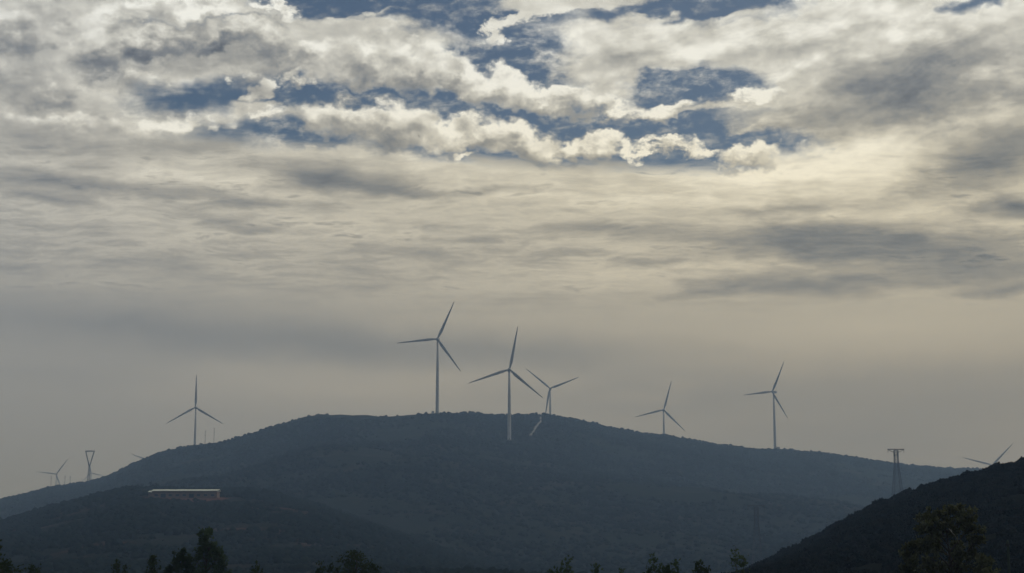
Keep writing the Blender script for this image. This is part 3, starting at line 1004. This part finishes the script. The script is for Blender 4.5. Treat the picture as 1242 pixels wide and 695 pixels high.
def leaf_mesh(name, cen, size, mat, parent, up=0.3):
    """every leaf a bent, pointed blade of four triangles"""
    n = len(cen)
    r = np.random.default_rng(n)
    t = r.normal(size=(n, 3)); t[:, 2] += up; t /= np.linalg.norm(t, axis=1)[:, None]
    b = np.cross(t, r.normal(size=(n, 3))); b /= np.linalg.norm(b, axis=1)[:, None]
    nn = np.cross(t, b)
    L = (size * (0.6 + 0.8 * r.random(n)))[:, None]; W = L * 0.34
    V = np.stack([cen, cen + t * L * .5 + b * W + nn * L * .08, cen + t * L + nn * L * -.06, cen + t * L * .5 - b * W + nn * L * .08, cen + t * L * .5 - nn * L * .06], 1).reshape(-1, 3)
    k = (np.arange(n) * 5)[:, None]
    F = np.concatenate([k + np.array([[0, 1, 4]]), k + np.array([[1, 2, 4]]), k + np.array([[2, 3, 4]]), k + np.array([[3, 0, 4]])])
    o = mesh_obj(name, V, F, mat, parent)
    return o


def tree(name, px, top_py, width_px, d, kind, label, mat, seed, n_limb=46, leaves=55, leaf=0.16, group=None, cat='tree', tight=1.0):
    rr = random.Random(seed); nr = np.random.default_rng(seed)
    top = at(px, top_py, d)
    H = top.z
    Wd = width_px / FPX * d / 2
    root = empty(name, (top.x, top.y, -0.05))
    tag(root, label, cat, group)
    r0 = 0.022 * H + 0.03
    lean = Vector((rr.uniform(-.03, .03) * H, rr.uniform(-.03, .03) * H, 0))
    trunk = lambda t: Vector((math.sin(t * 3 + seed) * .02 * H * t, math.cos(t * 2.3 + seed) * .02 * H * t, H * 0.97 * t)) + lean * t * t
    segs = [(trunk(k / 8), trunk((k + 1) / 8), r0 * (1 - k / 9), r0 * (1 - (k + 1) / 9)) for k in range(8)]
    cen = []
    lo = {'poplar': .12, 'round': .25, 'cone': .12, 'shrub': .05}[kind]
    for q in range(n_limb):
        t = lo + (1 - lo) * (q + rr.random()) / n_limb
        u = (t - lo) / (1 - lo)
        prof = {'poplar': (0.35 + .65 * math.sin(math.pi * min(1, u * .75 + .22))) * (1 - .55 * u), 'round': math.sin(math.pi * min(.96, .14 + .80 * u)) ** .6,
                'cone': (1 - u) ** .8 + .10, 'shrub': .55 + .45 * math.sin(math.pi * u)}[kind]
        reach = Wd * prof * rr.uniform(.55, 1.12)
        an = q * 2.399 + rr.uniform(-.4, .4)
        rise = {'poplar': 1.9, 'round': .55, 'cone': .7, 'shrub': 1.5}[kind] * reach * rr.uniform(.5, 1.2)
        tb = max(0.03, t - rise / H)
        a = trunk(tb)
        b = a + Vector((math.cos(an) * reach, math.sin(an) * reach, min(rise, max(.05, H * 1.0 - a.z))))
        m = a.lerp(b, .55) + Vector((0, 0, -.08 * reach))
        rl = max(.008, r0 * .35 * (1 - t * .6))
        segs += [(a, m, rl, rl * .7), (m, b, rl * .7, rl * .25)]
        ends = [b, m.lerp(b, .5)]
        for w in range(3):
            e = m.lerp(b, rr.uniform(.2, .9)) + Vector((rr.uniform(-1, 1), rr.uniform(-1, 1), rr.uniform(.1, 1.0))) * reach * .38
            segs.append((m.lerp(b, .4), e, rl * .4, rl * .15)); ends.append(e)
        for e in ends:
            n = int(leaves * rr.uniform(.35, 1.1) / len(ends))
            cen.append(np.array(e) + nr.normal(size=(n, 3)) * np.array([1, 1, .85]) * max(.10, (.17 * reach + .03 * Wd) * tight))
    # leader
    n = int(leaves * .6)
    tz = nr.random(n)
    cen.append(np.stack([np.full(n, trunk(1).x), np.full(n, trunk(1).y), H * (.88 + .13 * tz)], -1) + nr.normal(size=(n, 3)) * (0.04 + .10 * Wd * (1 - tz))[:, None])
    bm_obj('trunk', limb_mesh(segs), M_BARK, root)
    leaf_mesh('crown', np.concatenate(cen), leaf, mat, root)['kind'] = 'stuff'
    return root, trunk


def clump_tree(name, px, d, clumps, label, mat, seed, leaf=0.2, dens=1.0, tall=1.0, hill=None, group=None):
    """tree whose crown is a set of separate leaf clumps: (pixel x, pixel y, radius in pixels)"""
    rr = random.Random(seed); nr = np.random.default_rng(seed)
    base = at(px, clumps[0][1], d)
    z0 = float(hill.h(base.x, base.y)) if hill else 0.0
    root = empty(name, (base.x, base.y, z0 - 0.05))
    tag(root, label, 'tree', group)
    o = Vector((base.x, base.y, z0))
    H = max(at(px, c[1], d).z for c in clumps) - z0
    r0 = .022 * H + .04
    trunk = lambda t: Vector((math.sin(t * 4 + seed) * .02 * H, math.cos(t * 3 + seed) * .02 * H, H * .8 * t))
    segs = [(trunk(k / 7), trunk((k + 1) / 7), r0 * (1 - k / 8), r0 * (1 - (k + 1) / 8)) for k in range(7)]
    cen = []
    wide = max(abs(c[0] - px) for c in clumps) / FPX * d
    for (cx, cy, cr) in clumps:
        r = cr / FPX * d
        c = at(cx, cy, d) - o
        c.y += rr.uniform(-1, 1) * .6 * math.sqrt(max(.05, wide * wide - c.x * c.x))
        a = trunk(min(.95, max(.12, (c.z - (abs(c.x) + r) * .8) / (H * .8))))
        m = a.lerp(c, .55) + Vector((0, 0, -.1 * r))
        segs += [(a, m, r0 * .32, r0 * .2), (m, c, r0 * .2, r0 * .1)]
        n_t = 9
        for k in range(n_t):
            e = c + Vector((nr.normal(), nr.normal(), nr.normal() * tall)) * r * .52
            segs.append((m.lerp(c, rr.uniform(.5, 1)), e, r0 * .09, r0 * .03))
            n = int(dens * rr.uniform(.5, 1.3) * 30)
            cen.append(np.array(e) + nr.normal(size=(n, 3)) * np.array([1, 1, .8 * tall]) * r * .20)
    bm_obj('trunk', limb_mesh(segs, 5), M_BARK, root)
    leaf_mesh('crown', np.concatenate(cen), leaf, mat, root, .25)['kind'] = 'stuff'
    return root


def shoots(name, px, d, stems, label, mat, seed, leaf=0.13, per=80, group=None):
    """shrub of upright leafy shoots; stems = [(px of tip, py of tip)]"""
    rr = random.Random(seed); nr = np.random.default_rng(seed)
    base = at(px, 695, d)
    root = empty(name, (base.x, base.y, -0.05))
    tag(root, label, 'shrub', group)
    for (sx, sy) in stems:
        tip = at(sx, sy, d) - Vector((base.x, base.y, 0))
        b0 = Vector((tip.x * .35 + rr.uniform(-.1, .1), rr.uniform(-.25, .25), 0))
        mid = b0.lerp(tip, .55) + Vector((rr.uniform(-.08, .08), 0, 0))
        segs = [(b0, mid, .028, .018), (mid, tip, .018, .006)]
        cen = []
        for k in range(per):
            t = rr.random() ** .7
            p = b0.lerp(mid, t * 2) if t < .5 else mid.lerp(tip, t * 2 - 1)
            sp = .05 + .17 * math.sin(math.pi * min(1, t * .9 + .06))
            cen.append(np.array(p) + nr.normal(size=3) * np.array([sp, sp, .05]))
        for k in range(7):
            t = rr.uniform(.3, .9); p = b0.lerp(tip, t)
            q = p + Vector((rr.uniform(-.3, .3), rr.uniform(-.3, .3), rr.uniform(.1, .35)))
            segs.append((p, q, .008, .004))
            for w in range(7): cen.append(np.array(p.lerp(q, rr.random() * 1.1)) + nr.normal(size=3) * .04)
        bm_obj('stem', limb_mesh(segs, 5), M_BARK, root)
        leaf_mesh('foliage', np.array(cen), leaf * 1.3, mat, root, .8)['kind'] = 'stuff'
    return root


clump_tree('poplar_tree', 252, 140, [(250, 652, 7), (249, 661, 8), (257, 660, 6), (244, 658, 5), (262, 667, 6), (241, 668, 6), (252, 671, 9), (264, 677, 7), (238, 678, 7), (247, 682, 9), (259, 685, 9), (271, 684, 6), (233, 689, 7), (245, 694, 9), (262, 695, 9), (274, 694, 6), (250, 647, 4)],
           'tallest loose leafy poplar beside the dark bushy conifer at the field edge', M_LEAF_A, 3, .25, .55, 1.4)
clump_tree('conifer_tree', 220, 138, [(221, 671, 4), (220, 677, 6), (214, 680, 5), (226, 680, 5), (211, 687, 6), (219, 687, 8), (228, 688, 6), (206, 691, 4)],
           'dark bushy conifer next to the tallest poplar', M_LEAF_B, 5, .22, .8, 1.3)
tree('conifer_tree', 187, 673, 28, 128, 'cone', 'slim dark conifer standing alone between the bushy conifer and a twin-tipped sapling', M_LEAF_B, 8, 30, 30, .20)
shoots('sapling', 146, 118, [(142, 678), (153, 684), (137, 688)], 'dark sapling with two pointed tips below the long shed', M_LEAF_B, 12, .15, 90)
tree('bush', 41, 686, 22, 92, 'shrub', 'small round dark bush beside the wide leafy bush', M_LEAF_B, 15, 26, 45, .13, None, 'bush')
tree('bush', 4, 678, 46, 90, 'shrub', 'wide leafy bush below the left end of the low ridge'.replace('left ', 'lower '), M_LEAF_B, 16, 44, 60, .14, None, 'bush')
shoots('sapling', -2, 84, [(-1, 655), (-4, 668)], 'thin bare-looking sapling rising out of the wide leafy bush', M_LEAF_B, 18, .12, 60)
shoots('shrub', 313, 105, [(312, 682), (317, 690), (308, 691)], 'small lone shrub with one pointed tip between poplar and round bush', M_LEAF_B, 21, .14, 70)
shoots('shrub', 394, 112, [(389, 681), (401, 684), (409, 686), (385, 690)], 'low shrub of short shoots beside the round bush', M_LEAF_B, 22, .15, 80)
tree('bush', 432, 668, 46, 125, 'shrub', 'round bush with twiggy top rising from the field edge', M_LEAF_B, 25, 50, 44, .20, None, 'bush')
shoots('shrub', 453, 118, [(452, 683), (457, 687)], 'short twin-shoot shrub on the shed-less side of the round bush'.replace('on the shed-less side of', 'leaning away from'), M_LEAF_B, 27, .15, 70)
shoots('shrub', 684, 88, [(689, 676), (681, 683), (669, 689)], 'shrub with one curved leaning shoot below the concrete track', M_LEAF_A, 31, .13, 70)
shoots('shrub', 722, 90, [(722, 682), (726, 688)], 'small single-tufted shrub between the leaning-shoot shrub and many-shoot shrub', M_LEAF_A, 33, .13, 70)
shoots('shrub', 752, 90, [(751, 690)], 'tiny shoot just showing beside the many-shoot shrub', M_LEAF_A, 34, .12, 50)
shoots('shrub', 804, 86, [(791, 673), (801, 684), (812, 683), (820, 680), (786, 688), (806, 690)], 'wide shrub with many upright leafy shoots', M_LEAF_A, 36, .14, 80)
shoots('shrub', 850, 88, [(845, 682), (850, 681), (857, 689)], 'compact dark tuft of shrub beside the many-shoot shrub', M_LEAF_B, 38, .14, 90)
shoots('sapling', 898, 88, [(892, 661), (902, 671), (899, 682)], 'thin sapling with small leaf clusters at the foot of the near hill', M_LEAF_A, 41, .12, 60)
big = clump_tree('broadleaf_tree', 1148, 100, [(1158, 617, 9), (1169, 623, 10), (1147, 624, 9), (1126, 627, 9), (1119, 638, 8), (1134, 641, 10), (1153, 638, 11), (1178, 638, 10), (1187, 652, 9), (1110, 657, 10), (1104, 671, 9), (1124, 658, 11), (1143, 660, 10), (1172, 659, 8), (1180, 672, 10),
                  (1119, 680, 11), (1140, 685, 11), (1163, 687, 11), (1187, 687, 10), (1106, 688, 8), (1098, 690, 5), (1196, 692, 6), (1155, 671, 8)],
                 'large broadleaf tree with thin pale leaf edges before the near dark hill', M_LEAF_C, 44, .23, 1.0)
shoots('shrub', 1206, 92, [(1200, 688), (1210, 690), (1193, 689)], 'low shrub at the foot of the large broadleaf tree', M_LEAF_C, 47, .14, 70)
bl = big.location
dead = [at(1151, 641, 97.4) - bl, at(1154.5, 645.5, 97.3) - bl, at(1158, 649, 97.5) - bl, at(1163, 658, 98.8) - bl]
bm_obj('dead_branch', limb_mesh([(dead[0], dead[1], .008, .022), (dead[1], dead[2], .022, .02), (dead[2], dead[3], .010, .010), (at(1153.5, 641.5, 97.4) - bl, dead[1], .006, .012)], 5), M_DEAD, big)['label'] = 'short bare pale branch'
p = at(1222, 654, 96)
post = empty('marker_post', (p.x, p.y, -0.05))
tag(post, 'slim weathered greenish post standing beside the large broadleaf tree', 'post')
bm = bmesh.new(); rings(bm, [(-.2, .075), (p.z - .1, .065), (p.z, .04)], seg=10); bm_obj('shaft', bm, M_POST, post)
bm = bmesh.new(); rings(bm, [(p.z - .35, .085), (p.z - .2, .085)], seg=10); bm_obj('band', bm, M_STEEL, post)

# dark trees on the spur, either side of the shed
SHED_TREES = [
    (297, 593, 8, 'low dark tree next to the end wall of the long shed'), (308, 589, 11, 'tallest dark tree of the clump past the shed end wall'),
    (319, 592, 9, 'rounded dark tree beside the tallest one past the shed end wall'), (330, 598, 7, 'small outermost dark tree of the clump past the shed'),
    (186, 587, 6, 'small dark tree showing over the annex roof of the shed'), (170, 589, 7, 'dark tree at the annex end of the long shed'), (155, 593, 7, 'dark tree standing apart on the spur crest past the annex'),
]
for k, (tx, ty, tr, lab) in enumerate(SHED_TREES):
    rt = random.Random(60 + k)
    cl_ = [(tx, ty + tr * .4, tr * .55)] + [(tx + rt.uniform(-.8, .8) * tr, ty + rt.uniform(.5, 1.7) * tr, tr * rt.uniform(.4, .6)) for _ in range(6)]
    clump_tree('tree', tx, 1347 + 6 * (k % 3), cl_, lab, M_SPURTREE, 60 + k, 1.0, 1.3, 1.0, SPUR, 'dark trees beside the long shed')

# ---------------------------------------------------------------- two birds, far up
def bird(px, py, d, rz, bank, label):
    p = at(px, py, d)
    bm = bmesh.new()
    prof = [(-.30, .012, 0), (-.20, .035, 0), (-.05, .06, 0), (.08, .062, 0), (.17, .045, .01), (.22, .04, .02), (.26, .028, .02), (.31, .005, .012)]
    rs = []
    for y, r, zo in prof:
        rs.append([bm.verts.new((math.cos(2 * math.pi * k / 8) * r, y, math.sin(2 * math.pi * k / 8) * r * .85 + zo)) for k in range(8)])
    for a, b in zip(rs, rs[1:]):
        for k in range(8): bm.faces.new((a[k], a[(k + 1) % 8], b[(k + 1) % 8], b[k]))
    bm.faces.new(rs[0][::-1]); bm.faces.new(rs[-1])
    for s in (-1, 1):                                  # wings grow out of the shoulder, tail out of the rump
        sec = [(.03, .12, -.08, .02, .02), (.22, .17, -.08, .07, .012), (.42, .10, -.09, .10, .008), (.62, -.02, -.10, .085, .003)]
        pr = [[bm.verts.new((s * x, f, z)), bm.verts.new((s * x, (f + b) / 2, z + th)), bm.verts.new((s * x, b, z)), bm.verts.new((s * x, (f + b) / 2, z - th))] for x, f, b, z, th in sec]
        for a, b in zip(pr, pr[1:]):
            for k in range(4): bm.faces.new((a[k], a[(k + 1) % 4], b[(k + 1) % 4], b[k]))
        bm.faces.new(pr[-1])
    tl = [bm.verts.new(v) for v in ((-.02, -.26, 0), (.02, -.26, 0), (.08, -.46, .0), (-.08, -.46, .0), (0, -.36, .015))]
    for k in range(4): bm.faces.new((tl[k], tl[(k + 1) % 4], tl[4]))
    o = bm_obj('bird', bm, M_BIRD, None, True)
    o.location = p; o.rotation_euler = (rad(4), rad(bank), rad(rz))
    tag(o, label, 'bird', 'birds in the sky')


bird(508, 165, 620, 60, 20, 'tiny dark bird against the white heaped cloud')
bird(1061, 168, 700, -40, -15, 'tiny dark bird under the broad grey cloud patch')

# ---------------------------------------------------------------- haze
def haze_build():
    v = node('ShaderNodeVolumePrincipled')
    v.inputs['Color'].default_value = (0.40, 0.62, 1.0, 1)
    v.inputs['Absorption Color'].default_value = (1, 1, 1, 1)
    v.inputs['Density'].default_value = 0.00025
    v.inputs['Anisotropy'].default_value = 0.2
    return None, v.outputs[0]


bm = bmesh.new(); box(bm, (-11500, -11500, -14), (11500, 11500, 440))
haze = bm_obj('haze', bm, material('haze_air', haze_build))
tag(haze, 'thin pale bluish haze in the air between the hills', kind='stuff')
